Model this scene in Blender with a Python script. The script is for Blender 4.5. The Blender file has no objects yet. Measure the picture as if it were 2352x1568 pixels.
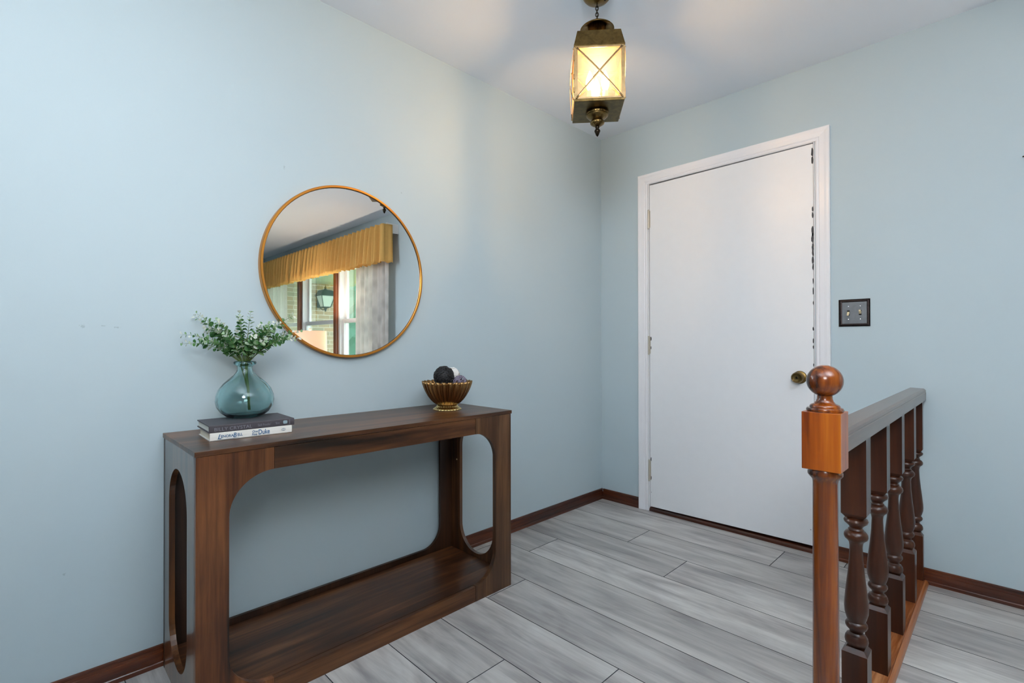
import bpy, bmesh, math, random
from mathutils import Vector, Matrix
from mathutils.geometry import tessellate_polygon
PI = math.pi
random.seed(7)
S = bpy.context.scene
C = S.collection

# ------------------------------------------------------------------ camera
CAM = Vector((1.96856, -2.81588, 1.04689))
yaw, pitch, roll = 0.788710, 0.005229, -0.0016355
Fw = Vector((-math.sin(yaw)*math.cos(pitch), math.cos(yaw)*math.cos(pitch), math.sin(pitch)))
Rt = Vector((math.cos(yaw), math.sin(yaw), 0)); Up = Rt.cross(Fw)
R2 = Rt*math.cos(roll)+Up*math.sin(roll); U2 = -Rt*math.sin(roll)+Up*math.cos(roll)
cd = bpy.data.cameras.new('camera'); cam = bpy.data.objects.new('camera', cd); C.objects.link(cam)
cd.sensor_width = 36; cd.lens = 1138.4055/2352*36; cd.clip_start = .02; cd.clip_end = 200
m = Matrix((R2, U2, -Fw)).transposed().to_4x4(); m.translation = CAM
cam.matrix_world = m
S.camera = cam

# ------------------------------------------------------------------ exposure, sky, lights
vs = S.view_settings
S.display_settings.display_device = 'sRGB'
vs.view_transform = 'Standard'; vs.look = 'None'; vs.gamma = 1; vs.use_curve_mapping = False; vs.exposure = 0.0
W = bpy.data.worlds.new('sky'); S.world = W; W.use_nodes = True
bg = W.node_tree.nodes['Background']; bg.inputs[0].default_value = (.86, .95, 1, 1); bg.inputs[1].default_value = 6.5

def light(name, kind, loc, power, col, rot=(0, 0, 0), **kw):
    l = bpy.data.lights.new(name, kind); l.energy = power; l.color = col
    for k, v in kw.items(): setattr(l, k, v)
    o = bpy.data.objects.new(name, l); o.location = loc; o.rotation_euler = rot; C.objects.link(o); return o
def aim(a, b): return tuple((Vector(b)-Vector(a)).to_track_quat('-Z', 'Y').to_euler())
# photographer's flash bounced off the ceiling beside the camera; two soft fills added behind
light('bounce_flash', 'SPOT', (1.30, -3.00, 1.50), 150, (1, 1, 1), (PI, 0, 0), spot_size=math.radians(110), spot_blend=1.0, shadow_soft_size=.1)
light('bounce_flash', 'SPOT', (2.70, -2.30, 1.50), 470, (.95, .98, 1), (PI, 0, 0), spot_size=math.radians(110), spot_blend=1.0, shadow_soft_size=.1)
light('soft_fill', 'SPOT', (2.2, -3.4, 1.9), 135, (1, 1, 1), aim((2.2, -3.4, 1.9), (1.4, 0, 1.9)), spot_size=math.radians(80), spot_blend=1.0, shadow_soft_size=.35)
light('soft_fill', 'SPOT', (2.4, -3.2, 1.9), 132, (.98, 1, 1), aim((2.4, -3.2, 1.9), (0, -2.3, 2.1)), spot_size=math.radians(95), spot_blend=1.0, shadow_soft_size=.35)

# ------------------------------------------------------------------ material helpers
def srgb(r, g, b):
    f = lambda c: (c/255/12.92 if c/255 <= .04045 else ((c/255+.055)/1.055)**2.4)
    return (f(r), f(g), f(b), 1)
class NT:
    def __init__(s, name):
        s.m = bpy.data.materials.new(name); s.m.use_nodes = True; s.t = s.m.node_tree
        s.b = s.t.nodes['Principled BSDF']; s.out = s.t.nodes['Material Output']
    def n(s, typ, ins=None, **kw):
        x = s.t.nodes.new(typ)
        for k, v in kw.items(): setattr(x, k, v)
        for k, v in (ins or {}).items():
            if hasattr(v, 'is_output') or isinstance(v, bpy.types.NodeSocket): s.t.links.new(v, x.inputs[k])
            else: x.inputs[k].default_value = v
        return x
    def l(s, a, b): s.t.links.new(a, b)
    def coord(s, scale=(1, 1, 1), which='Object', off=None):
        tc = s.n('ShaderNodeTexCoord'); v = tc.outputs[which]
        if off is not None:
            v = s.n('ShaderNodeVectorMath', {0: v, 1: off}, operation='ADD').outputs[0]
        return s.n('ShaderNodeMapping', {'Vector': v, 'Scale': scale}).outputs[0]
    def noise(s, vec, scale, detail=4, rough=.55, dist=0):
        return s.n('ShaderNodeTexNoise', {'Vector': vec, 'Scale': scale, 'Detail': detail, 'Roughness': rough, 'Distortion': dist}).outputs[0]
    def ramp(s, fac, stops, interp='LINEAR'):
        r = s.n('ShaderNodeValToRGB', {0: fac}); e = r.color_ramp; e.interpolation = interp
        while len(e.elements) < len(stops): e.elements.new(.5)
        for el, (p, c) in zip(e.elements, stops): el.position = p; el.color = c
        return r.outputs[0]
    def mix(s, f, a, b, mode='MIX'):
        x = s.n('ShaderNodeMix', data_type='RGBA', blend_type=mode)
        for i, v in ((0, f), (6, a), (7, b)):
            if isinstance(v, bpy.types.NodeSocket): s.l(v, x.inputs[i])
            else: x.inputs[i].default_value = v
        return x.outputs[2]
    def math(s, op, a, b=0.0, c=0.0):
        x = s.n('ShaderNodeMath', operation=op)
        for i, v in enumerate((a, b, c)):
            if isinstance(v, bpy.types.NodeSocket): s.l(v, x.inputs[i])
            else: x.inputs[i].default_value = v
        return x.outputs[0]
    def bump(s, h, strength=.2, dist=.002):
        b = s.n('ShaderNodeBump', {'Height': h, 'Strength': strength, 'Distance': dist}); s.l(b.outputs[0], s.b.inputs['Normal'])
    def set(s, **kw):
        for k, v in kw.items():
            k = k.replace('_', ' ')
            if isinstance(v, bpy.types.NodeSocket): s.l(v, s.b.inputs[k])
            else: s.b.inputs[k].default_value = v
        return s.m

def plain(name, col, rough=.5, metal=0, bumpy=0, **kw):
    t = NT(name)
    nz = t.noise(t.coord(), 18, 3)
    c = t.mix(t.math('MULTIPLY', nz, .14), col, tuple(x*.72 for x in col[:3])+(1,))
    if bumpy: t.bump(t.noise(t.coord(), 220, 2), bumpy, .001)
    return t.set(Base_Color=c, Roughness=rough, Metallic=metal, **kw)

def wallpaint(name, col, scuffs=()):
    t = NT(name)
    v = t.coord()
    n = t.noise(v, 1.3, 2)
    c = t.mix(n, tuple(x*.985 for x in col[:3])+(1,), tuple(min(1, x*1.015) for x in col[:3])+(1,))
    for (P, r) in scuffs:
        d = t.n('ShaderNodeVectorMath', {0: v, 1: tuple(-q for q in P)}, operation='ADD').outputs[0]
        d = t.n('ShaderNodeVectorMath', {0: d, 1: (1, 1/r[0], 1/r[1])}, operation='MULTIPLY').outputs[0]
        ln = t.n('ShaderNodeVectorMath', {0: d}, operation='LENGTH').outputs[1]
        f = t.math('MULTIPLY', t.math('GREATER_THAN', t.math('ADD', t.noise(v, 260, 2), t.math('MULTIPLY', ln, -.45)), .28), .30)
        c = t.mix(f, c, srgb(110, 122, 132))
    t.bump(t.noise(v, 420, 3), .12, .0008)
    return t.set(Base_Color=c, Roughness=.62, Specular_IOR_Level=.3)

def wood(name, dark, mid, light_, axis='Z', rough=.38, streak=1.0, coat=0.0, fig=True, off=(0, 0, 0), sc=1.0, spec=.5):
    t = NT(name)
    a = 'XYZ'.index(axis)
    s1 = [16.*sc]*3; s1[a] = 1.1*sc
    s2 = [85.*sc]*3; s2[a] = 3.*sc
    s3 = [5.5*sc]*3; s3[a] = .9*sc
    n1 = t.noise(t.coord(tuple(s1), off=off), 1, 5, .62, .8)
    n2 = t.noise(t.coord(tuple(s2), off=off), 1, 4, .6, .2)
    n3 = t.noise(t.coord(tuple(s3), off=off), 1, 3, .5, 1.2)
    f = t.math('ADD', t.math('MULTIPLY', n1, .5), t.math('ADD', t.math('MULTIPLY', n2, .22), t.math('MULTIPLY', n3, .28)))
    f = t.math('ADD', t.math('MULTIPLY', t.math('SUBTRACT', f, .5), 2.2*streak), .5)
    c = t.ramp(f, [(.12, dark), (.45, mid), (.85, light_)])
    if fig:
        n4 = t.noise(t.coord((3, 3, 3), off=off), 1, 2)
        c = t.mix(t.math('MULTIPLY', t.math('SUBTRACT', n4, .35), 1.1), c, tuple(x*.55 for x in dark[:3])+(1,))
    t.bump(n2, .10, .0006)
    return t.set(Base_Color=c, Roughness=rough, Coat_Weight=coat, Coat_Roughness=.12, Specular_IOR_Level=spec)

# ------------------------------------------------------------------ mesh helpers
def link(name, bm, mat, parent=None, smooth=False, auto=None):
    me = bpy.data.meshes.new(name)
    bmesh.ops.recalc_face_normals(bm, faces=bm.faces)
    if auto is not None:
        for f in bm.faces: f.smooth = True
        for e in bm.edges:
            if len(e.link_faces) == 2 and e.calc_face_angle(0) > math.radians(auto): e.smooth = False
    elif smooth:
        for f in bm.faces: f.smooth = True
    bm.to_mesh(me); bm.free()
    if isinstance(mat, (list, tuple)):
        for x in mat: me.materials.append(x)
    else: me.materials.append(mat)
    o = bpy.data.objects.new(name, me); C.objects.link(o)
    if parent: o.parent = parent
    return o
def tag(o, label, cat, group=None, kind=None):
    o['label'] = label; o['category'] = cat
    if group: o['group'] = group
    if kind: o['kind'] = kind
    return o
def thing(name, label, cat, loc=(0, 0, 0), rz=0, group=None, rot=None):
    o = bpy.data.objects.new(name, None); C.objects.link(o); o.location = loc; o.empty_display_size = .05
    o.rotation_euler = rot if rot else (0, 0, rz)
    return tag(o, label, cat, group)
def struct(o): o['kind'] = 'structure'; return o
def box(bm, x0, x1, y0, y1, z0, z1, bev=0, mi=0):
    r = bmesh.ops.create_cube(bm, size=1)
    vs_ = r['verts']
    for v in vs_:
        v.co = Vector(((x0+x1)/2+v.co.x*(x1-x0), (y0+y1)/2+v.co.y*(y1-y0), (z0+z1)/2+v.co.z*(z1-z0)))
    fs = {f for v in vs_ for f in v.link_faces}
    for f in fs: f.material_index = mi
    if bev:
        es = list({e for v in vs_ for e in v.link_edges})
        bmesh.ops.bevel(bm, geom=es, offset=bev, segments=2, profile=.5, affect='EDGES')
def quadbox(bm, pts, d):  # pts: 4 corners (front face), d: depth vector
    a = [bm.verts.new(Vector(p)) for p in pts]; b = [bm.verts.new(Vector(p)+Vector(d)) for p in pts]
    bm.faces.new(a); bm.faces.new(b[::-1])
    n = len(pts)
    for i in range(n): bm.faces.new((a[i], b[i], b[(i+1) % n], a[(i+1) % n]))
def lathe(bm, prof, segs=48, c=(0, 0, 0), rfun=None, cap=True, M=None):
    rings = []
    M = M or Matrix.Identity(4)
    for (r, z) in prof:
        ring = []
        for i in range(segs):
            a = 2*PI*i/segs
            rr = max(r, 1e-5)*(rfun(a, z) if rfun else 1)
            ring.append(bm.verts.new(M @ (Vector(c)+Vector((rr*math.cos(a), rr*math.sin(a), z)))))
        rings.append(ring)
    for k in range(len(rings)-1):
        for i in range(segs):
            j = (i+1) % segs
            bm.faces.new((rings[k][i], rings[k][j], rings[k+1][j], rings[k+1][i]))
    if cap:
        bm.faces.new(rings[0][::-1]); bm.faces.new(rings[-1])
    return rings
def tube(bm, pts, rad, segs=8, closed=False, flat=None):
    pts = [Vector(p) for p in pts]; n = len(pts); rings = []
    up = Vector((0, 0, 1))
    for i, p in enumerate(pts):
        if closed: d = pts[(i+1) % n]-pts[i-1]
        else: d = pts[min(i+1, n-1)]-pts[max(i-1, 0)]
        d.normalize()
        if i == 0:
            u = up if abs(d.dot(up)) < .9 else Vector((1, 0, 0))
        s = d.cross(u)
        if s.length < 1e-6: s = d.cross(Vector((1, 0, 0)))
        s.normalize(); u = s.cross(d).normalized()
        r = rad(i/(n-1)) if callable(rad) else rad
        ra, rb = (r, r) if flat is None else (r, flat)
        rings.append([bm.verts.new(p+s*ra*math.cos(2*PI*k/segs)+u*rb*math.sin(2*PI*k/segs)) for k in range(segs)])
    m_ = n if closed else n-1
    for i in range(m_):
        A, B = rings[i], rings[(i+1) % n]
        for k in range(segs): bm.faces.new((A[k], A[(k+1) % segs], B[(k+1) % segs], B[k]))
    if not closed: bm.faces.new(rings[0][::-1]); bm.faces.new(rings[-1])
def prism(bm, loops, to3, d):
    """2D polygon (first loop outer, the rest holes) -> solid; to3 maps (u,v) to a point, d is the thickness vector"""
    d = Vector(d); flat = [p for lp in loops for p in lp]
    tris = tessellate_polygon([[Vector((p[0], p[1], 0)) for p in lp] for lp in loops])
    A = [bm.verts.new(Vector(to3(*p))) for p in flat]; B = [bm.verts.new(Vector(to3(*p))+d) for p in flat]
    for t in tris:
        try: bm.faces.new([A[i] for i in t]); bm.faces.new([B[i] for i in reversed(t)])
        except ValueError: pass
    k = 0
    for lp in loops:
        n = len(lp)
        for i in range(n): bm.faces.new((A[k+i], A[k+(i+1) % n], B[k+(i+1) % n], B[k+i]))
        k += n
    bmesh.ops.dissolve_limit(bm, angle_limit=.002, verts=bm.verts, edges=bm.edges) if False else None
def extrude_profile(bm, prof, a, b, u, v):
    """closed 2D profile swept from point a to b; u, v are the profile's axes"""
    a, b, u, v = map(Vector, (a, b, u, v))
    A = [bm.verts.new(a+u*p[0]+v*p[1]) for p in prof]; B = [bm.verts.new(b+u*p[0]+v*p[1]) for p in prof]
    n = len(prof); bm.faces.new(A); bm.faces.new(B[::-1])
    for i in range(n): bm.faces.new((A[i], A[(i+1) % n], B[(i+1) % n], B[i]))
def arc(cx, cy, rx, ry, a0, a1, n=14):
    return [(cx+rx*math.cos(math.radians(a0+(a1-a0)*i/n)), cy+ry*math.sin(math.radians(a0+(a1-a0)*i/n))) for i in range(n+1)]
def sphere(bm, c, r, u=24, v=16, sz=(1, 1, 1)):
    M = Matrix.Translation(c) @ Matrix.Diagonal((r*sz[0], r*sz[1], r*sz[2], 1))
    return bmesh.ops.create_uvsphere(bm, u_segments=u, v_segments=v, radius=1, matrix=M)['verts']

# ------------------------------------------------------------------ materials
WALL = (.478, .575, .618, 1)
m_wall = wallpaint('blue_wall_paint', WALL)
m_wall_l = wallpaint('blue_wall_paint_scuffed', WALL, [((0, -2.681, 1.103), (.012, .008)), ((0, -2.633, 1.105), (.010, .003)), ((0, -2.599, 1.101), (.013, .004)),
                                                  ((0, -2.095, 1.729), (.006, .014)), ((0, -1.574, 1.741), (.006, .006)), ((0, -2.721, .372), (.006, .008))])
m_ceil = wallpaint('ceiling_paint', (.79, .86, .95, 1))
m_door = plain('white_door_paint', (.87, .88, .90, 1), .38)
m_trim = plain('white_trim_paint', (.86, .86, .89, 1), .32)
m_gap = plain('gap_shade', srgb(24, 22, 22), .8)  # near-black colour stands in for shade inside gaps
m_chip = plain('chipped_grey_undercoat', srgb(70, 70, 74), .7)
m_base_y = wood('baseboard_wood', srgb(18, 5, 1), srgb(66, 25, 7), srgb(118, 56, 20), 'Y', .28, coat=.25)
m_base_x = wood('baseboard_wood_back', srgb(18, 5, 1), srgb(66, 25, 7), srgb(118, 56, 20), 'X', .28, coat=.25)
wd, wm, wl = srgb(20, 9, 3), srgb(78, 44, 21), srgb(128, 82, 46)
m_con_y = wood('walnut_laminate_long', wd, wm, wl, 'Y', .33, streak=1.35)
m_con_z = wood('walnut_laminate_upright', wd, srgb(90, 48, 22), srgb(138, 86, 46), 'Z', .33, off=(3, 1, 7), streak=1.35)
m_con_e = wood('walnut_laminate_end', wd, srgb(74, 44, 24), wl, 'Z', .28, off=(3, 4, 7), coat=.55, streak=1.2)
m_con_z2 = wood('walnut_laminate_upright_pale', wd, srgb(74, 46, 26), srgb(124, 86, 54), 'Z', .33, off=(8, 5, 2))
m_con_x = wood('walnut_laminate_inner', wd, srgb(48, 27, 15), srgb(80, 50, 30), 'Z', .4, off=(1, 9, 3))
m_newel = wood('newel_stained_wood', srgb(52, 18, 2), srgb(134, 62, 10), srgb(180, 98, 24), 'Z', .22, streak=1.6, coat=.4, sc=1.0)
m_newel_block = wood('newel_block_wood', srgb(112, 44, 5), srgb(172, 84, 14), srgb(204, 116, 30), 'Z', .28, streak=1.5, coat=.2, fig=False, sc=.8)
m_bal = wood('baluster_dark_wood', srgb(20, 6, 1), srgb(54, 23, 7), srgb(80, 38, 13), 'Z', .32, streak=.9, coat=.10, fig=False)
m_rail = wood('handrail_wood', srgb(54, 32, 20), srgb(88, 56, 38), srgb(116, 82, 60), 'Y', .30, streak=.7, coat=.5, fig=False)
m_shoe = wood('railing_shoe_wood', srgb(84, 38, 10), srgb(138, 72, 28), srgb(206, 148, 100), 'Y', .35, coat=.2, fig=False, sc=2, streak=1.3)
m_qr = wood('quarter_round_wood', srgb(118, 60, 22), srgb(160, 92, 40), srgb(186, 118, 62), 'Y', .35, coat=.3, fig=False)

def brass(name, col, rough=.32, dark=.45):
    t = NT(name)
    n = t.noise(t.coord(), 45, 4, .6, .5)
    c = t.mix(t.ramp(n, [(.3, (0, 0, 0, 1)), (.75, (1, 1, 1, 1))]), tuple(x*dark for x in col[:3])+(1,), col)
    r = t.math('ADD', t.math('MULTIPLY', n, .22), rough-.1)
    return t.set(Base_Color=c, Metallic=1, Roughness=r)
m_brass = brass('aged_brass', srgb(136, 112, 68))
m_brass_hi = brass('worn_brass_edges', srgb(196, 166, 120), .3, .75)
m_brass_dk = brass('blackened_brass', srgb(62, 54, 44), .3)
m_bowl = NT('bronze_gilt').set(Base_Color=srgb(150, 116, 74), Metallic=1, Roughness=.27)
m_bowl_foot = NT('pale_gilt').set(Base_Color=srgb(206, 184, 128), Metallic=1, Roughness=.22)
m_gold = NT('brushed_gold_frame').set(Base_Color=srgb(205, 140, 62), Metallic=.9, Roughness=.36)
m_mirror = NT('mirror_glass').set(Base_Color=(.90, .92, .92, 1), Metallic=1, Roughness=0.0)
m_hinge = plain('painted_hinge', srgb(196, 190, 176), .35, .3)
m_bronze = brass('dark_bronze_plate_frame', srgb(74, 66, 66), .4, .5)
m_pewter = brass('brushed_pewter', srgb(128, 132, 136), .42, .8)
m_steel = plain('bright_screw_steel', (.8, .8, .82, 1), .2, 1)
m_ivory = plain('ivory_toggle', srgb(222, 205, 165), .35)

def emis(name, col, s):
    t = NT(name); return t.set(Base_Color=col, Emission_Color=col, Emission_Strength=s, Roughness=.4)
def pane(name, tint=(1, 1, 1, 1), gl=.08, haze=0.0, hazecol=(1, 1, 1, 1), bump=0):
    t = NT(name)
    tr = t.n('ShaderNodeBsdfTransparent', {0: tint}); g = t.n('ShaderNodeBsdfGlossy', {'Color': (1, 1, 1, 1), 'Roughness': .03})
    fr = t.n('ShaderNodeLayerWeight', {'Blend': .2}).outputs['Fresnel']
    if bump:
        b = t.n('ShaderNodeBump', {'Height': t.noise(t.coord(), 60, 2), 'Strength': bump, 'Distance': .002}); t.l(b.outputs[0], g.inputs['Normal'])
    mx = t.n('ShaderNodeMixShader', {0: t.math('ADD', t.math('MULTIPLY', fr, .5), gl*.3), 1: tr.outputs[0], 2: g.outputs[0]}).outputs[0]
    if haze:
        tl = t.n('ShaderNodeBsdfTranslucent', {0: hazecol}); mx = t.n('ShaderNodeMixShader', {0: haze, 1: mx, 2: tl.outputs[0]}).outputs[0]
    t.l(mx, t.out.inputs[0]); return t.m
m_pane = pane('window_glass')
m_lpane = pane('glow_tinted_seeded_glass', (1, .90, .74, 1), .35, .032, (1, .87, .74, 1), .6)  # warm tint and haze put the bulbs' peach glow into clear panes

# floor laminate
def floor_mat():
    t = NT('grey_oak_laminate')
    at = t.n('ShaderNodeAttribute', attribute_name='plank')
    rnd = at.outputs['Fac']
    off = t.n('ShaderNodeCombineXYZ', {0: t.math('MULTIPLY', rnd, 37.), 1: t.math('MULTIPLY', rnd, 71.), 2: rnd}).outputs[0]
    def nz(sc, scale, det, ro, di):
        v = t.coord(sc); v = t.n('ShaderNodeVectorMath', {0: v, 1: off}, operation='ADD').outputs[0]
        return t.noise(v, scale, det, ro, di)
    a = nz((1.0, 9, 1), 1, 5, .6, 1.0)      # broad streaks
    b = nz((5, 75, 1), 1, 5, .65, .4)       # fine grain
    k = nz((1.6, 5.5, 1), 1, 3, .5, 2.2)    # cloudy cathedral figure
    wv = t.math('ADD', t.math('MULTIPLY', a, .5), t.math('ADD', t.math('MULTIPLY', b, .2), t.math('MULTIPLY', k, .3)))
    f = t.math('ADD', t.math('MULTIPLY', t.math('SUBTRACT', wv, .5), 2.15), .48)
    c = t.ramp(f, [(.0, srgb(108, 107, 109)), (.3, srgb(154, 150, 148)), (.6, srgb(194, 191, 187)), (1.0, srgb(228, 226, 221))])
    tone = t.math('ADD', .86, t.math('MULTIPLY', t.math('FRACT', t.math('MULTIPLY', rnd, 7.31)), .26))
    c = t.mix(1.0, c, t.n('ShaderNodeCombineXYZ', {0: tone, 1: tone, 2: tone}).outputs[0], 'MULTIPLY')
    t.bump(b, .12, .0005)
    r = t.math('ADD', .34, t.math('MULTIPLY', b, .14))
    return t.set(Base_Color=c, Roughness=r)
m_floor = floor_mat()
m_groove = plain('plank_groove', srgb(62, 66, 70), .8)

# ------------------------------------------------------------------ room shell
H = 2.44; XR = 6.6; YB = -6.0
lx0, lx1 = .3675, 1.2695   # door leaf nominal
# left wall
bm = bmesh.new(); box(bm, -.12, 0, YB, .12, -.1, H+.1); o = struct(link('wall_left', bm, m_wall_l))
bm = bmesh.new(); box(bm, XR, XR+.12, YB, .12, -.1, H+.1); struct(link('wall_right', bm, m_wall))
# back wall with the door and the long window
bm = bmesh.new()
dh = [(lx0-.010, -.05), (lx0-.010, 2.058), (lx1+.012, 2.058), (lx1+.012, -.05)]
wx0, wx1, wz0, wz1 = 2.92, 6.30, .60, 2.06
prism(bm, [[(0, -.1), (dh[0][0], -.1), (dh[0][0], 2.058), (dh[2][0], 2.058), (dh[2][0], -.1), (XR, -.1), (XR, H+.1), (0, H+.1)],
           [(wx0, wz0), (wx0, wz1), (wx1, wz1), (wx1, wz0)]], lambda u, v: (u, 0, v), (0, .16, 0))
struct(link('wall_back', bm, m_wall))
bm = bmesh.new(); box(bm, 0, XR, YB-.12, YB, -.1, H+.1); struct(link('wall_rear', bm, m_wall))
bm = bmesh.new(); box(bm, -.12, XR+.12, YB-.14, .16, H, H+.12); struct(link('ceiling', bm, m_ceil))

# floor: base with grooves showing between planks
bm = bmesh.new()
box(bm, -.1, XR+.1, YB-.1, .1, -.06, -.0022, mi=1)
pw = .2275; lay = bm.faces.layers.float.new('plank')
joints = {0: 1.161, 1: .534, 2: .863, 3: .247, 4: .05, 5: .44, 6: 1.073, 7: .778, 8: .30, 9: .95}
k = -1; g = .0016
while True:
    y1 = -.078-pw*k; y0 = y1-pw
    if y1 < YB: break
    j0 = joints.get(k, (k*.417) % 1.83)
    xs = []; x = j0
    while x > 0: x -= 1.83
    while x < XR: xs.append(x); x += 1.83
    for x in xs:
        a, b, c_, d_ = max(x+g, -.02), min(x+1.83-g, XR+.02), max(y0+g, YB), min(y1-g, .02)
        if b-a < .01 or d_-c_ < .005: continue
        vv = [bm.verts.new(q) for q in ((a, c_, 0), (b, c_, 0), (b, d_, 0), (a, d_, 0))]
        f = bm.faces.new(vv); f[lay] = random.random(); f.material_index = 0
        # plank edges down to the groove
        vb = [bm.verts.new((v.co.x, v.co.y, -.0022)) for v in vv]
        for i in range(4):
            q = bm.faces.new((vv[i], vv[(i+1) % 4], vb[(i+1) % 4], vb[i])); q.material_index = 1
    k += 1
me = bpy.data.meshes.new('floor'); bm.normal_update(); bm.to_mesh(me); bm.free()
me.materials.append(m_floor); me.materials.append(m_groove)
fo = bpy.data.objects.new('floor', me); C.objects.link(fo); struct(fo)

# baseboards
bp = [(0, 0), (.0148, 0), (.0148, .013), (.0128, .0155), (.0098, .0165), (.0105, .030), (.0095, .046), (.0065, .0475), (.0065, .057), (.0085, .0605), (.0075, .065), (.003, .067), (0, .067)]
def baseb(name, a, b, u, mat):
    bm = bmesh.new(); extrude_profile(bm, bp, a, b, u, (0, 0, 1)); return struct(link(name, bm, mat))
baseb('baseboard_left', (0, YB+.02, 0), (0, 0, 0), (1, 0, 0), m_base_y)
baseb('baseboard_back', (.0149, 0, 0), (.2915, 0, 0), (0, -1, 0), m_base_x)
baseb('baseboard_right', (1.3485, 0, 0), (XR, 0, 0), (0, -1, 0), m_base_x)
baseb('baseboard_rear', (.02, YB, 0), (XR, YB, 0), (0, 1, 0), m_base_x)

# ------------------------------------------------------------------ door
cp = [(0, 0), (0, .006), (.004, .010), (.010, .0115), (.016, .009), (.020, .012), (.040, .014), (.050, .0165), (.060, .0175), (.064, .015), (.064, 0)]
casing_w = .064
def casing():
    bm = bmesh.new()
    xi0, xi1, zt = .3553, 1.2847, 2.052
    # profile u outward from the opening, v toward the room
    A = []
    def ring(ux, uz, px, pz): return [bm.verts.new((px+ux*p[0], -p[1], pz+uz*p[0])) for p in cp]
    r = [ring(-1, 0, xi0, 0), ring(-1, 1, xi0, zt), ring(1, 1, xi1, zt), ring(1, 0, xi1, 0)]
    n = len(cp)
    for a, b in zip(r, r[1:]):
        for i in range(n): bm.faces.new((a[i], a[(i+1) % n], b[(i+1) % n], b[i]))
    bm.faces.new(r[0]); bm.faces.new(r[-1][::-1])
    return struct(link('trim_1', bm, m_trim))
cs = casing(); cs['label'] = 'white moulded casing round the plain white door'
bm = bmesh.new()   # jamb lining
box(bm, .3575, .3635, -.004, .14, 0, 2.056); box(bm, 1.2775, 1.2815, -.004, .14, 0, 2.056)
box(bm, .3635, 1.2775, -.004, .14, 2.0515, 2.056)
struct(link('trim_2', bm, m_trim))
bm = bmesh.new(); box(bm, .36, 1.28, .045, .155, 0, 2.055)  # dark slab behind the leaf, coloured as the shade in the door gaps
struct(link('trim_gap_shade', bm, m_gap))
# leaf, slightly out of square as in the photo
bm = bmesh.new()
quadbox(bm, [(.3670, -.002, .0275), (1.2743, -.002, .0375), (1.2750, -.002, 2.0475), (.3685, -.002, 2.0435)], (0, .036, 0))
door = struct(link('door_1', bm, m_door)); door['label'] = 'plain white flush door in the back wall'
for i, (z0, z1) in enumerate(((1.774, 1.887), (.982, 1.092), (.190, .316))):
    bm = bmesh.new(); lathe(bm, [(.0052, z0), (.0052, z1)], 14, (.3625, -.0075, 0))
    for q in range(1, 5):
        z = z0+(z1-z0)*q/5; lathe(bm, [(.0057, z-.001), (.0057, z+.001)], 14, (.3625, -.0075, 0))
    lathe(bm, [(.0035, z0-.005), (.0058, z0-.001), (.0058, z0+.002)], 14, (.3625, -.0075, 0))
    lathe(bm, [(.0058, z1-.002), (.0058, z1+.001), (.0035, z1+.005)], 14, (.3625, -.0075, 0))
    box(bm, .3625, .3725, -.0035, -.0019, z0+.004, z1-.004)
    link('hinge', bm, m_hinge, door, auto=35)
bm = bmesh.new()   # chipped paint along the latch edge and at two hinges
random.seed(3)
def chip(x, z, w, h):
    n = 12; pts = []
    for i in range(n):
        a = 2*PI*i/n; r = 1+random.uniform(-.22, .22)
        pts.append((x+w*r*math.cos(a), -.0023, z+h*r*math.sin(a)))
    vv = [bm.verts.new(p) for p in pts]; vb = [bm.verts.new((p[0], -.0018, p[2])) for p in pts]
    bm.faces.new(vv)
    for i in range(n): bm.faces.new((vv[i], vv[(i+1) % n], vb[(i+1) % n], vb[i]))
def edge_x(z): return 1.2746
for z, w, h in ((2.005, .0055, .022), (1.965, .0045, .020), (1.72, .0035, .012), (1.69, .004, .016), (1.61, .005, .022), (1.575, .0055, .026), (1.53, .0045, .02), (1.50, .004, .018),
                (1.465, .0045, .018), (1.43, .0035, .016), (1.36, .0025, .014), (1.31, .0025, .02), (1.25, .002, .01), (1.12, .0035, .009), (1.06, .003, .012), (1.03, .0025, .009), (.94, .0022, .008)):
    chip(edge_x(z)-w*.55, z, w, h)
for x, z, w, h in ((.374, 1.078, .005, .012), (.3735, 1.022, .004, .010), (.373, .322, .0035, .012), (.3735, .207, .0035, .012), (.375, .117, .0018, .0022), (1.258, .115, .0018, .0025)):
    chip(x, z, w, h)
link('chipped_paint', bm, m_chip, door)
bm = bmesh.new()
My = Matrix.Translation((1.212, -.002, .876)) @ Matrix.Rotation(PI/2, 4, 'X')
lathe(bm, [(.0325, 0), (.0325, .003), (.030, .007), (.024, .009), (.018, .010)], 40, M=My)
rose = link('rose', bm, m_brass, None, auto=30)
bm = bmesh.new(); lathe(bm, [(.011, .009), (.0115, .018), (.012, .026), (.019, .031), (.026, .038), (.0278, .045), (.0268, .053), (.022, .0585), (.020, .0575), (.018, .054), (.010, .052), (.006, .053), (0, .0535)], 40, M=My)
knob = link('door_knob', bm, m_brass, door, auto=40); rose.parent = knob
bm = bmesh.new(); lathe(bm, [(.006, .0528), (.006, .0555), (.0045, .0562)], 16, M=My); link('key_cylinder', bm, m_brass_dk, knob)
# threshold
bm = bmesh.new(); extrude_profile(bm, [(.010, 0), (.009, .012), (.002, .020), (-.02, .0225), (-.05, .0225), (-.05, 0)], (.3640, 0, 0), (1.277, 0, 0), (0, -1, 0), (0, 0, 1))
struct(link('trim_4', bm, m_base_x))

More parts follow.
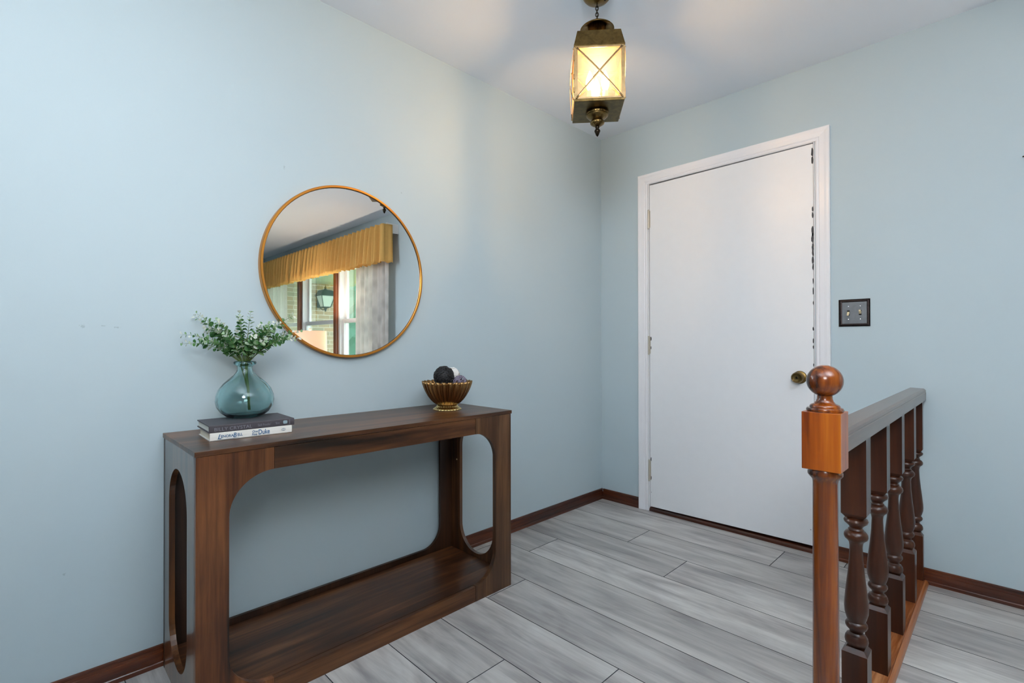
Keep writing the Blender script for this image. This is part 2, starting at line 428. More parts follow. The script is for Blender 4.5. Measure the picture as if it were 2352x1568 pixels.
# ------------------------------------------------------------------ light switch and nail
sw = thing('light_switch', 'dark bronze double toggle switch plate on blue wall right of the door', 'switch', (1.4445, 0, 1.193))
hw, hh = .0625, .0645
bm = bmesh.new()
def frame_ring(bm, prof, hw, hh):
    rs = []
    for (ins, h) in prof:
        rs.append([bm.verts.new((sx*(hw-ins), -h, sz*(hh-ins))) for sx, sz in ((-1, -1), (1, -1), (1, 1), (-1, 1))])
    for a, b in zip(rs, rs[1:]):
        for i in range(4): bm.faces.new((a[i], a[(i+1) % 4], b[(i+1) % 4], b[i]))
frame_ring(bm, [(0, 0), (0, .0045), (.0025, .0062), (.004, .0048), (.0052, .0062), (.008, .0068), (.0092, .0045), (.0125, .0038), (.0135, .0022), (.0135, 0)], hw, hh)
link('plate_frame', bm, m_bronze, sw)
bm = bmesh.new(); box(bm, -.0495, .0495, -.0026, 0, -.0515, .0515, .0006); pf = link('plate', bm, m_pewter, sw)
for sx, down in ((-.0235, True), (.0235, False)):
    bm = bmesh.new(); box(bm, sx-.0052, sx+.0052, -.0031, -.0024, -.012, .012); link('toggle_slot', bm, m_gap, sw)
    bm = bmesh.new(); s_ = -1 if down else 1
    quadbox(bm, [(sx-.0042, -.0028, -.0055), (sx+.0042, -.0028, -.0055), (sx+.0042, -.0028, .0055), (sx-.0042, -.0028, .0055)], (0, -.004, s_*.002))
    quadbox(bm, [(sx-.0036, -.006, s_*.001-.004), (sx+.0036, -.006, s_*.001-.004), (sx+.0036, -.006, s_*.001+.004), (sx-.0036, -.006, s_*.001+.004)], (0, -.009, s_*.008))
    link('toggle', bm, m_ivory, sw)
    for z in (-.0305, .0305):
        bm = bmesh.new(); vs_ = sphere(bm, (sx, -.0026, z), .0034, 12, 8, (1, .5, 1)); link('screw', bm, m_steel, sw, smooth=True)
bm = bmesh.new(); lathe(bm, [(.0012, 0), (.0012, .012), (.003, .012), (.003, .0135)], 10, M=Matrix.Translation((2.0065, 0, 1.786)) @ Matrix.Rotation(PI/2+.3, 4, 'X'))
tag(link('nail', bm, m_brass_dk), 'small dark nail in blue wall at the far right edge', 'nail')

# ------------------------------------------------------------------ console table
T = thing('console_table', 'dark walnut console table with rounded cut-out frame against blue wall', 'table', (.23, -1.887, 0))
def tp(x, y): return (x-.23, y+1.887)
def tbox(bm, x0, x1, y0, y1, z0, z1, bev=0): box(bm, x0-.23, x1-.23, y0+1.887, y1+1.887, z0, z1, bev)
ZT = .7585; yL, yR = -2.484, -1.291
bm = bmesh.new(); tbox(bm, .018, .4315, yL, yR, .7445, ZT, .0008); link('tabletop', bm, m_con_y, T)
fl0, fr0 = yL+.003, yR-.005
def legpoly(s):
    if s < 0: o_, i_, j_ = fl0, -2.400, -2.280
    else: o_, i_, j_ = fr0, -1.386, -1.4965
    rx = abs(j_-i_)
    a = arc(j_, .0625+.115, rx, .115, 270, 180 if s < 0 else 360, 16)
    b = arc(j_, .6795-.115, rx, .115, 180 if s < 0 else 0, 90, 16)
    return [(o_, 0), (j_, 0)]+a+b+[(j_, .7435), (o_, .7435)]
for s in (-1, 1):
    bm = bmesh.new(); prism(bm, [legpoly(s)], lambda u, v: (.412-.23, u+1.887, v), (.018, 0, 0)); link('front_leg', bm, m_con_z if s < 0 else m_con_z2, T)
bm = bmesh.new(); tbox(bm, .412, .4292, -2.2787, -1.4978, .6795, .7430); link('top_rail', bm, m_con_y, T)
bm = bmesh.new(); tbox(bm, .412, .4292, -2.2787, -1.4978, 0, .0605); link('bottom_rail', bm, m_con_y, T)
# shelf is one board from rear frame to front rail
bm = bmesh.new(); tbox(bm, .036, .4115, yL+.022, yR-.024, .046, .0615); link('shelf', bm, m_con_y, T)
# back frame
bm = bmesh.new()
oy0, oy1, bz0, bz1, br = yL+.09, yR-.087, .083, .6795, .095
hole = arc(oy0+br, bz0+br, br, br, 180, 270, 12)+arc(oy1-br, bz0+br, br, br, 270, 360, 12)+arc(oy1-br, bz1-br, br, br, 0, 90, 12)+arc(oy0+br, bz1-br, br, br, 90, 180, 12)
prism(bm, [[(fl0, 0), (fr0, 0), (fr0, .7435), (fl0, .7435)], hole], lambda u, v: (.0175-.23, u+1.887, v), (.013, 0, 0))
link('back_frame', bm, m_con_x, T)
# end panels with a stadium slot
def slot(x0, x1, z0, z1):
    r = (x1-x0)/2; cx = (x0+x1)/2
    return arc(cx, z1-r, r, r, 0, 180, 24)+arc(cx, z0+r, r, r, 180, 360, 24)
for y in (fl0+.0003, fr0-.0163):
    bm = bmesh.new(); prism(bm, [[(.034, 0), (.4117, 0), (.4117, .7435), (.034, .7435)], slot(.097, .331, .078, .675)], lambda u, v: (u-.23, y+1.887, v), (0, .016, 0))
    link('end_panel', bm, m_con_e, T)
bm = bmesh.new()
lathe(bm, [(.004, 0), (.0035, .0015)], 12, M=Matrix.Translation((.075-.23, fr0-.0163+1.887, .49)) @ Matrix.Rotation(PI/2, 4, 'X')); link('bolt_cap', bm, m_ivory, T)

# ------------------------------------------------------------------ books
def text_mesh(name, body, size, M, mat, parent, ext=.00015, shear=0, spacing=1.0, xs=1.0, bold=0):
    cu = bpy.data.curves.new(name, 'FONT'); cu.body = body; cu.size = size; cu.extrude = ext; cu.shear = shear; cu.space_character = spacing; cu.offset = bold
    to = bpy.data.objects.new(name+'_curve', cu); C.objects.link(to)
    bpy.context.view_layer.update()
    me = bpy.data.meshes.new_from_object(to.evaluated_get(bpy.context.evaluated_depsgraph_get()))
    bpy.data.objects.remove(to); me.transform(M @ Matrix.Diagonal((xs, 1, 1, 1)))
    me.name = name; me.materials.clear(); me.materials.append(mat)
    o = bpy.data.objects.new(name, me); C.objects.link(o); o.parent = parent; return o
m_paper = NT('book_pages')
_l = m_paper.noise(m_paper.coord((1, 1, 400)), 1, 2)
m_paper = m_paper.set(Base_Color=m_paper.mix(_l, srgb(214, 204, 182), srgb(240, 234, 218)), Roughness=.8)
m_paper_w = plain('white_pages', srgb(235, 236, 228), .8)
m_cov_dk = plain('charcoal_cloth_cover', srgb(72, 68, 74), .55, bumpy=.3)
m_cov_wh = plain('white_gloss_cover', srgb(236, 234, 228), .35)
m_blue = plain('blue_print', srgb(30, 92, 138), .5)
m_silver = plain('silver_print', srgb(128, 128, 138), .5)
m_logo = plain('pale_blue_logo', srgb(150, 172, 182), .5)
def book(name, label, cornerFR_y, L, Wd, th, z, mcov, mpages, xf, y0, rz):
    """origin at the front left bottom corner; local +y along the spine, -x to the fore edge"""
    b = thing(name, label, 'book', (xf, y0, z), rz, 'books under the glass vase')
    bm = bmesh.new(); t_ = .0026
    # case: bottom board, spine, top board as one C-shaped section
    sec = [(0, .0015), (.0015, 0), (.002, .0), (-Wd, 0), (-Wd, t_), (-.004, t_), (-.0035, th-t_), (-Wd, th-t_), (-Wd, th), (-.002, th), (0, th-.0015), (.0016, th*.6), (.0016, th*.4)]
    sec = [(-.001, 0), (-Wd, 0), (-Wd, t_), (-.0055, t_), (-.0055, th-t_), (-Wd, th-t_), (-Wd, th), (-.001, th), (.0008, th-.002), (.0012, th*.5), (.0008, .002)]
    extrude_profile(bm, sec, (0, 0, 0), (0, L, 0), (1, 0, 0), (0, 0, 1))
    link('cover', bm, mcov, b)
    bm = bmesh.new(); box(bm, -Wd+.004, -.0054, .0035, L-.0035, t_, th-t_); link('pages', bm, mpages, b)
    return b
rzb = -math.radians(2.4)
b1 = book('book', 'white hardback book with blue spine lettering, lower of the two under the vase', 0, .2345, .156, .0240, ZT, m_cov_wh, m_paper, .290, -2.4145, rzb)
b2 = book('book', 'charcoal hardback book with silver spine lettering, directly under the glass vase', 0, .2440, .172, .0218, ZT+.0241, m_cov_dk, m_paper_w, .2905, -2.4165, rzb)
def SM(y, z): # local frame: text x -> +y, text y -> +z, facing +x
    return Matrix(((0, 0, 1, .0016), (1, 0, 0, y), (0, 1, 0, z), (0, 0, 0, 1)))
text_mesh('author_lettering', 'L', .0205, SM(.0195, .0045), m_blue, b1, shear=.3, bold=.0002)
text_mesh('author_lettering', 'ENORA', .0114, SM(.0285, .0078), m_blue, b1, xs=.90, bold=.0002)
text_mesh('author_lettering', 'B', .0190, SM(.0615, .0058), m_blue, b1, shear=.15, xs=.9, bold=.0002)
text_mesh('author_lettering', 'ELL', .0116, SM(.0735, .0080), m_blue, b1, xs=.86, bold=.0002)
text_mesh('title_lettering', 'One', .0100, SM(.1150, .0128), m_blue, b1, bold=.00015, shear=.1, xs=.9)
text_mesh('title_lettering', 'Fine', .0100, SM(.1140, .0040), m_blue, b1, bold=.00015, shear=.1, xs=.9)
text_mesh('title_lettering', 'Duke', .0215, SM(.1325, .0055), m_blue, b1, xs=.72, bold=.0003)
# flourish under the author and the publisher's oval mark
bm = bmesh.new()
tube(bm, [(.0016, .019+.060*t, .0052-.0026*math.sin(t*PI)) for t in [i/14 for i in range(15)]], .00035, 6)
link('lettering_flourish', bm, m_blue, b1)
bm = bmesh.new()
tube(bm, [(.0016, .2085+.0062*math.cos(a), .0125+.0038*math.sin(a)) for a in [2*PI*i/24 for i in range(24)]], .0003, 6, closed=True)
tube(bm, [(.0016, .2085+.0022*math.cos(a), .0125+.0036*math.sin(a)) for a in [2*PI*i/16 for i in range(16)]], .0003, 6, closed=True)
link('publisher_mark', bm, m_blue, b1)
text_mesh('author_lettering', 'BILLY CRYSTAL', .0142, SM(.0125, .0052), m_silver, b2, spacing=1.02, xs=1.06)
text_mesh('title_lettering', "Still Foolin'", .0098, SM(.1330, .0072), m_silver, b2, xs=.9)
text_mesh('title_lettering', "'Em", .0098, SM(.1850, .0076), m_silver, b2, xs=.95)
bm = bmesh.new()
quadbox(bm, [(.0012, *p) for p in [(.2155+.0065*math.copysign(abs(math.cos(a))**.5, math.cos(a)), .0118+.0052*math.copysign(abs(math.sin(a))**.5, math.sin(a))) for a in [2*PI*i/28 for i in range(28)]]], (.0005, 0, 0))
link('publisher_mark', bm, m_logo, b2)
bm = bmesh.new(); box(bm, .0012, .0017, .2290, .2302, .004, .0185); link('spine_line', bm, m_silver, b2)

# ------------------------------------------------------------------ vase and eucalyptus
def glass_mat():
    t = NT('aqua_recycled_glass')
    t.bump(t.noise(t.coord((1, 1, .35)), 16, 2, .5), .35, .006)
    ab = t.n('ShaderNodeVolumeAbsorption', {'Color': (.10, .56, .58, 1), 'Density': 38.}); t.l(ab.outputs[0], t.out.inputs['Volume'])
    return t.set(Base_Color=(.93, 1, 1, 1), Transmission_Weight=1, Roughness=.0, IOR=1.45)
m_glass = glass_mat()
VC = Vector((.152, -2.278, ZT+.0241+.0218))
vprof = [(.030, .0), (.052, .0), (.066, .006), (.083, .018), (.096, .036), (.1005, .056), (.0985, .074), (.090, .094), (.074, .113), (.054, .129), (.036, .141), (.027, .150), (.0225, .160), (.0225, .168), (.028, .173), (.0362, .1765), (.0375, .181), (.0355, .185), (.0315, .187)]
vin = [(.0285, .187), (.0255, .183), (.0205, .176), (.0180, .166), (.0195, .155), (.0235, .148), (.0325, .138), (.0505, .1255), (.070, .110), (.086, .0915), (.0945, .073), (.0965, .056), (.092, .0375), (.079, .0215), (.060, .011), (.030, .0075), (.0, .0085)]
sq_ = lambda pr, k=.885: [(r*(k if z > .0 and r > .045 else (k+(1-k)*max(0, min(1, (.045-r)/.02)))), z) for r, z in pr]
vprof = sq_(vprof); vin = [(max(0, r-(.0035 if .02 < z < .15 else .001)), z) for r, z in sq_(vin)]
bm = bmesh.new()
wob = lambda a, z: 1+.012*math.sin(a+1)+.008*math.sin(2*a+z*30)
lathe(bm, [(0, .003), (.020, .002)]+vprof+vin, 72, rfun=wob, cap=False)
bmesh.ops.remove_doubles(bm, verts=bm.verts, dist=.00005)
vase = link('vase', bm, m_glass, smooth=True); vase.location = VC
tag(vase, 'round teal glass vase with narrow neck on stacked books', 'vase')

def leaf_mat():
    t = NT('eucalyptus_leaf')
    at = t.n('ShaderNodeAttribute', attribute_name='tone').outputs['Fac']
    n = t.noise(t.coord(), 60, 2)
    f = t.math('ADD', at, t.math('MULTIPLY', t.math('SUBTRACT', n, .5), .25))
    c = t.ramp(f, [(.0, srgb(40, 92, 44)), (.45, srgb(96, 148, 84)), (.72, srgb(168, 196, 156)), (.95, srgb(232, 236, 226))])
    m = t.set(Base_Color=c, Roughness=.55)
    tl = t.n('ShaderNodeBsdfTranslucent'); t.l(c, tl.inputs[0])
    mx = t.n('ShaderNodeMixShader', {0: .3, 1: t.b.outputs[0], 2: tl.outputs[0]}); t.l(mx.outputs[0], t.out.inputs[0])
    return m
m_leaf = leaf_mat()
m_stem = plain('green_stem', srgb(96, 118, 62), .6)
EU = thing('eucalyptus_bunch', 'green and white eucalyptus sprigs standing in the teal glass vase', 'plant', VC)
cr, dp = Vector((.7046, .7096, 0)), Vector((-.7096, .7046, 0))   # lateral and depth directions
random.seed(11)
bm = bmesh.new()
b0 = cr*.015+Vector((0, 0, .022)); nk = Vector((0, 0, .150))+cr*.004
tube(bm, [b0, b0*.6+nk*.4+cr*.002, nk*.9+b0*.1, Vector((0, 0, .19))+cr*.005], .0042, 8)
tube(bm, [b0*.45+nk*.55, nk-cr*.012, Vector((0, 0, .19))-cr*.016], .0022, 8)
link('main_stem', bm, m_stem, EU, smooth=True)
tips = [(-.183, .335, .02), (-.150, .345, -.02), (-.115, .325, .03), (-.190, .275, -.03), (-.175, .245, -.05), (-.075, .315, -.02), (-.030, .350, .02), (-.005, .335, -.03),
        (.019, .350, .0), (.055, .300, .03), (.100, .315, -.02), (.160, .338, .0), (.188, .285, -.01), (.195, .262, -.04), (.120, .285, .03), (-.10, .255, -.06), (.06, .27, -.06), (-.03, .275, -.065), (.09, .25, -.05), (-.06, .26, .03), (-.09, .29, -.01), (.06, .31, -.01), (.13, .31, -.03), (-.15, .29, .03), (.03, .26, .03), (.15, .265, .02), (-.02, .245, .05), (-.05, .29, .04), (.03, .29, .04), (-.13, .30, .0)]
for ti_, (la, z, de) in enumerate(tips):
    tip = cr*la+dp*de+Vector((0, 0, z)); base = Vector((0, 0, .180))+cr*(la*.06)+dp*(de*.1)
    mid = base*.45+tip*.55; mid = mid+Vector((0, 0, .02+.03*abs(la)/.19))-(tip-base)*.06
    P = []
    for i in range(15):
        t_ = i/14; P.append(base*(1-t_)**2+mid*2*t_*(1-t_)+tip*t_*t_)
    # keep clear of the wall
    P = [Vector((max(p.x, -.128), p.y, p.z)) for p in P]
    bm = bmesh.new(); tube(bm, P, lambda q: .0014*(1-q)+.0004, 6); spg = link('sprig', bm, m_stem, EU, smooth=True)
    bm = bmesh.new(); lay = bm.faces.layers.float.new('tone')
    nl = 16
    for i in range(nl):
        t_ = .22+.78*i/(nl-1); p = P[min(14, int(t_*14))]
        q = P[min(14, int(t_*14)+1)] if int(t_*14) < 14 else P[14]*2-P[13]
        d = (q-p).normalized() if (q-p).length > 1e-6 else Vector((0, 0, 1))
        s1 = d.cross(Vector((random.uniform(-1, 1), random.uniform(-1, 1), random.uniform(-1, 1)))).normalized()
        for sg in (-1, 1):
            L = (.0168 if t_ < .75 else .0115)*random.uniform(.75, 1.15)
            out = (s1*sg+d*.45+Vector((0, 0, random.uniform(-.2, .3)))).normalized()
            wv = d.cross(out).normalized()
            if random.random() < .5: wv = (wv+out.cross(wv)*random.uniform(-.8, .8)).normalized()
            nn = out.cross(wv)
            c0 = p+out*.0015
            tone = min(1, max(0, random.gauss(.26, .2)+(.5 if random.random() < .25 else 0)+(.5 if t_ > .85 else 0)))
            rim = []
            for (u, w) in ((0, .0), (.25, .32), (.55, .46), (.85, .36), (1.0, 0), (.85, -.36), (.55, -.46), (.25, -.32)):
                rim.append(bm.verts.new(c0+out*(u*L)+wv*(w*L)+nn*(.18*L*(w*w*4))))
            cv = bm.verts.new(c0+out*(.55*L)-nn*(.03*L))
            for j in range(8):
                f = bm.faces.new((cv, rim[j], rim[(j+1) % 8])); f[lay] = tone; f.smooth = True
    me = bpy.data.meshes.new('leaves'); bm.to_mesh(me); bm.free(); me.materials.append(m_leaf)
    lo = bpy.data.objects.new('leaves', me); C.objects.link(lo); lo.parent = spg

# ------------------------------------------------------------------ bowl with decorative balls
BC = Vector((.203, -1.468, ZT))
BW = thing('bowl', 'fluted bronze footed bowl on the right end of console table', 'bowl', BC)
NF = 24
def flute(amp):
    return lambda a, z: 1-amp*(1-abs(math.cos(a*NF/2))**.7)
bm = bmesh.new(); segs = NF*10
outer = [(.040, .0205), (.050, .024), (.060, .031), (.073, .044), (.085, .060), (.096, .079), (.1045, .098), (.110, .114), (.1125, .124)]
inner = [(.1105, .1235), (.107, .112), (.100, .095), (.091, .077), (.079, .060), (.066, .047), (.050, .036), (.030, .031), (.0, .030)]
rings = []
for k, (r, z) in enumerate(outer+inner):
    amp = .12*min(1, (z-.02)/.03+.25) if k < len(outer)+6 else .02
    ring = []
    for i in range(segs):
        a = 2*PI*i/segs; sc_ = abs(math.cos(a*NF/2))**.7
        zz = z+(.0045*(sc_-.5) if z > .118 else 0)
        rr = r*(1-amp*(1-sc_)); ring.append(bm.verts.new((rr*math.cos(a), rr*math.sin(a), zz)))
    rings.append(ring)
for A, B in zip(rings, rings[1:]):
    for i in range(segs): bm.faces.new((A[i], A[(i+1) % segs], B[(i+1) % segs], B[i]))
bm.faces.new(rings[0][::-1])
bmesh.ops.remove_doubles(bm, verts=bm.verts, dist=.00005)
link('bowl_body', bm, m_bowl, BW, smooth=True)
bm = bmesh.new(); lathe(bm, [(.063, 0), (.0635, .0025), (.060, .0055), (.053, .010), (.047, .0155), (.0455, .019), (.042, .0215)], segs, rfun=lambda a, z: 1-.06*(1-abs(math.cos(a*NF/2))**.7)); link('foot', bm, m_bowl_foot, BW, smooth=True)

m_black = plain('matt_black_pods', srgb(30, 29, 31), .6)
m_white = plain('white_cotton', srgb(236, 234, 230), .9)
m_twig = plain('brown_twig', srgb(120, 92, 60), .7)
m_lav = plain('lavender_vine', srgb(128, 118, 138), .55)
def fib(n):
    for i in range(n):
        z = 1-2*(i+.5)/n; r = math.sqrt(1-z*z); a = i*2.399963; yield Vector((r*math.cos(a), r*math.sin(a), z))
bc = cr*-.0135+dp*-.008+Vector((0, 0, .1455)); R_ = .0445
bm = bmesh.new(); sphere(bm, (0, 0, 0), R_*.95, 24, 16)
random.seed(5)
for d in fib(185):
    d = (d+Vector([random.uniform(-.04, .04) for _ in range(3)])).normalized()
    q = d.to_track_quat('Z', 'Y').to_matrix().to_4x4(); rr = random.uniform(.0046, .0060); h = R_*random.uniform(1.00, 1.07)
    lathe(bm, [(rr*.9, R_*.9), (rr, h-.001), (rr*.85, h), (rr*.45, h), (rr*.35, h-.002), (0, h-.0022)], 10, M=q)
ob = link('decorative_ball', bm, m_black, auto=50); ob.location = BC+bc
tag(ob, 'knobbly black ball resting in the bronze bowl', 'ball', 'balls in the bronze bowl')
wc = cr*.018+dp*.047+Vector((0, 0, .152))
bm = bmesh.new(); vv = sphere(bm, (0, 0, 0), .031, 32, 20)
for v in bm.verts:
    v.co *= 1+.06*math.sin(v.co.x*230+1)*math.sin(v.co.y*210)*math.cos(v.co.z*190)
WB = thing('decorative_ball', 'white cotton ball with brown strands, behind the black ball in bowl', 'ball', BC+wc, 0, 'balls in the bronze bowl')
link('cotton_body', bm, m_white, WB, smooth=True)
bm = bmesh.new()
for k in range(7):
    ax = Vector([random.uniform(-1, 1) for _ in range(3)]).normalized(); a0 = random.random()*6
    u = ax.orthogonal().normalized(); v = ax.cross(u)
    tube(bm, [(u*math.cos(a0+t*.16)+v*math.sin(a0+t*.16))*(.0325+.0015*math.sin(t*1.7)) for t in range(16)], .0006, 6)
link('strands', bm, m_twig, WB, smooth=True)
lc = cr*.058+dp*-.008+Vector((0, 0, .1195)); RL = .0305
bm = bmesh.new()
for k in range(18):
    ax = Vector([random.gauss(0, 1) for _ in range(3)]).normalized(); u = ax.orthogonal().normalized(); v = ax.cross(u); o_ = random.uniform(-.35, .35); r = RL*math.sqrt(1-o_*o_)
    rr = 1-.05*random.random()
    tube(bm, [(ax*(o_*RL)+u*r*math.cos(2*PI*i/28)+v*r*math.sin(2*PI*i/28))*rr for i in range(28)], (.0017), 6, closed=True)
ob = link('decorative_ball', bm, m_lav, smooth=True); ob.location = BC+lc
tag(ob, 'lavender woven vine ball at right inside the bronze bowl', 'ball', 'balls in the bronze bowl')

# ------------------------------------------------------------------ round mirror
MR = thing('round_mirror', 'round mirror in thin gold frame on blue wall above console', 'mirror', (0, -1.8325, 1.348))
Mx = Matrix.Rotation(PI/2, 4, 'Y')
bm = bmesh.new()
rings = []
for (r, x) in [(.354, .0), (.3565, .002), (.3565, .024), (.3545, .0262), (.3485, .0262), (.3465, .0245), (.3465, .0)]:
    rings.append([bm.verts.new((x, r*math.cos(2*PI*i/128), r*math.sin(2*PI*i/128))) for i in range(128)])
rings.append(rings[0])
for A, B in zip(rings, rings[1:]):
    for i in range(128): bm.faces.new((A[i], A[(i+1) % 128], B[(i+1) % 128], B[i]))
link('frame', bm, m_gold, MR, auto=40)
bm = bmesh.new()
A = [bm.verts.new((.0200, .3464*math.cos(2*PI*i/128), .3464*math.sin(2*PI*i/128))) for i in range(128)]
B = [bm.verts.new((.0165, .3464*math.cos(2*PI*i/128), .3464*math.sin(2*PI*i/128))) for i in range(128)]
bm.faces.new(A); bm.faces.new(B[::-1])
for i in range(128): bm.faces.new((A[i], A[(i+1) % 128], B[(i+1) % 128], B[i]))
link('mirror_glass', bm, m_mirror, MR)
bm = bmesh.new()
for rad, xx in ((.3463, .0202), ):
    tube(bm, [(xx+.0006, rad*math.cos(2*PI*i/96), rad*math.sin(2*PI*i/96)) for i in range(96)], .0011, 6, closed=True)
link('inner_shadow_line', bm, m_gap, MR, smooth=True)  # dark ring drawn as the frame's depth shadow at the glass edge

# ------------------------------------------------------------------ hanging lantern
LN = thing('hanging_lantern', 'lit brass and glass box lantern hanging on short chain from ceiling', 'ceiling light', (.824, -1.203, 0), math.radians(40.5))
def lbox(name, mat, *a, bev=0, parent=LN):
    bm = bmesh.new(); box(bm, *a, bev=bev); return link(name, bm, mat, parent)
zb, zg = 1.960, 2.167; hb, ht, hr = .0935, .0925, .0815
bm = bmesh.new(); lathe(bm, [(0, 2.390), (.010, 2.390), (.014, 2.3925), (.030, 2.3965), (.045, 2.404), (.055, 2.416), (.060, 2.431), (.0625, 2.44)], 48, cap=False); link('ceiling_canopy', bm, m_brass, LN, smooth=True)
bm = bmesh.new(); sphere(bm, (.030, -.010, 2.3945), .004, 12, 8); link('canopy_screw', bm, m_brass_dk, LN, smooth=True)
for i in range(5):
    bm = bmesh.new(); z = 2.3825-.0125*i
    f = (lambda a: (math.cos(a)*.0055, 0, z+math.sin(a)*.0090)) if i % 2 else (lambda a: (0, math.cos(a)*.0055, z+math.sin(a)*.0090))
    tube(bm, [f(2*PI*k/20) for k in range(20)], .0017, 8, closed=True); link('chain_link', bm, m_brass_dk, LN, smooth=True)
bm = bmesh.new(); tube(bm, [(.002*math.sin(k), .002*math.cos(k*1.3), 2.325+.067*k/10) for k in range(11)], .0011, 6); link('power_cord', bm, m_brass_dk, LN, smooth=True)
# bell cap, fluted neck
bm = bmesh.new(); lathe(bm, [(.004, 2.330), (.007, 2.327), (.010, 2.321), (.020, 2.313), (.034, 2.3065), (.050, 2.2975), (.0625, 2.289), (.0665, 2.2845), (.0665, 2.2825), (.062, 2.2835), (.049, 2.2915), (.033, 2.300), (.004, 2.308)], 56, cap=False); link('bell_cap', bm, m_brass, LN, smooth=True)
bm = bmesh.new(); lathe(bm, [(.036, 2.234), (.034, 2.25), (.034, 2.299)], 96, rfun=lambda a, z: 1-.07*(.5+.5*math.cos(a*24))); link('fluted_neck', bm, m_brass, LN, smooth=True)
# roof
bm = bmesh.new()
def sq(h, z): return [bm.verts.new((sx*h, sy*h, z)) for sx, sy in ((-1, -1), (1, -1), (1, 1), (-1, 1))]
rr = [sq(ht+.003, zg), sq(ht+.003, zg+.004), sq(hr, 2.234), sq(.034, 2.242)]
ri = [sq(.033, 2.239), sq(hr-.0025, 2.231), sq(ht, zg+.003), sq(ht-.004, zg)]
seq = rr+ri+[rr[0]]
for A, B in zip(seq, seq[1:]):
    for i in range(4): bm.faces.new((A[i], A[(i+1) % 4], B[(i+1) % 4], B[i]))
link('roof', bm, m_brass, LN)
# base tray
bm = bmesh.new(); A = [sq(hb-.002, zb), sq(hb, zb+.001), sq(hb, zb+.010), sq(hb-.003, zb+.010), sq(hb-.003, zb+.003)]
for a, b in zip(A, A[1:]):
    for i in range(4): bm.faces.new((a[i], a[(i+1) % 4], b[(i+1) % 4], b[i]))
bm.faces.new(A[0][::-1]); bm.faces.new(A[-1])
link('base_tray', bm, m_brass, LN)
# corner posts
for sx in (-1, 1):
    for sy in (-1, 1):
        bm = bmesh.new(); w = .0125
        tp_ = [(sx*hb, sy*hb), (sx*(hb-w), sy*hb), (sx*(hb-w), sy*(hb-.0015)), (sx*(hb-.0015), sy*(hb-.0015)), (sx*(hb-.0015), sy*(hb-w)), (sx*hb, sy*(hb-w))]
        quadbox(bm, [(x, y, zb+.004) for x, y in tp_], (0, 0, zg-zb-.004)); link('corner_post', bm, m_brass_hi, LN)
# four glazed sides: pane, edge frame, crossed wire guard
for s in range(4):
    Rz = Matrix.Rotation(s*PI/2, 4, 'Z')
    w = .0835; z0, z1 = zb+.012, zg-.004
    bm = bmesh.new(); box(bm, -w-.002, w+.002, -hb+.0025, -hb+.004, z0, z1); bm.transform(Rz); pn = link('glass_pane', bm, m_lpane, LN)
    bm = bmesh.new()
    y = -hb-.0012
    box(bm, -w-.006, w+.006, y-.0008, y+.0008, z0-.003, z0+.0035); box(bm, -w-.006, w+.006, y-.0008, y+.0008, z1-.003, z1+.004)
    box(bm, -w-.006, -w+.001, y-.0008, y+.0008, z0, z1); box(bm, w-.001, w+.006, y-.0008, y+.0008, z0, z1)
    bm.transform(Rz); link('pane_frame', bm, m_brass_hi, LN)
    for sg in (-1, 1):
        bm = bmesh.new(); pts = [(sg*(-w-.003+(2*w+.006)*t), y-.0015-.010*math.sin(PI*t), z0-.001+(z1-z0+.002)*t) for t in [i/12 for i in range(13)]]
        tube(bm, pts, .0008, 8, flat=.0036); bm.transform(Rz); link('wire_guard', bm, m_brass_hi, LN, smooth=True)
    for sx in (-1, 1):
        for z in (z0, z1):
            bm = bmesh.new(); sphere(bm, (sx*(w+.003), y-.0015, z), .0032, 10, 8); bm.transform(Rz); link('stud', bm, m_brass_hi, LN, smooth=True)
# two-knuckle hinges on the camera side left corner, pull ring
for z in (1.995, 2.045, 2.115):
    bm = bmesh.new(); lathe(bm, [(.003, z), (.003, z+.018)], 10, (-hb-.0012, -hb-.0012, 0)); link('door_hinge', bm, m_brass_hi, LN)
bm = bmesh.new(); tube(bm, [(-hb-.006, .02+.008*math.cos(2*PI*k/20), zb-.004+.008*math.sin(2*PI*k/20)) for k in range(20)], .0013, 8, closed=True); link('pull_ring', bm, m_brass_dk, LN, smooth=True)
# bottom finial assembly
bm = bmesh.new(); lathe(bm, [(.036, 1.960), (.044, 1.957), (.0455, 1.953), (.044, 1.949), (.043, 1.947)], 96, rfun=lambda a, z: 1-(.03 if .9485 < z < 1.958 else 0)*(.5+.5*math.cos(a*32))); link('fluted_ring', bm, m_brass, LN, smooth=True)
bm = bmesh.new(); lathe(bm, [(.043, 1.948), (.0425, 1.944), (.036, 1.937), (.024, 1.931), (.019, 1.927)], 48); link('bottom_cup', bm, m_brass, LN, smooth=True)
bm = bmesh.new(); lathe(bm, [(.019, 1.928), (.027, 1.922), (.0285, 1.918), (.026, 1.912), (.014, 1.905), (.007, 1.903)], 72, rfun=lambda a, z: 1-.05*(.5+.5*math.cos(a*20))); link('lower_cup', bm, m_brass, LN, smooth=True)
bm = bmesh.new(); lathe(bm, [(.007, 1.904), (.0085, 1.901), (.0075, 1.896), (.004, 1.893), (.009, 1.891), (.0118, 1.886), (.0105, 1.881), (.0085, 1.877), (.0055, 1.869), (.0008, 1.863)], 32); link('acorn_finial', bm, m_brass_dk, LN, smooth=True)
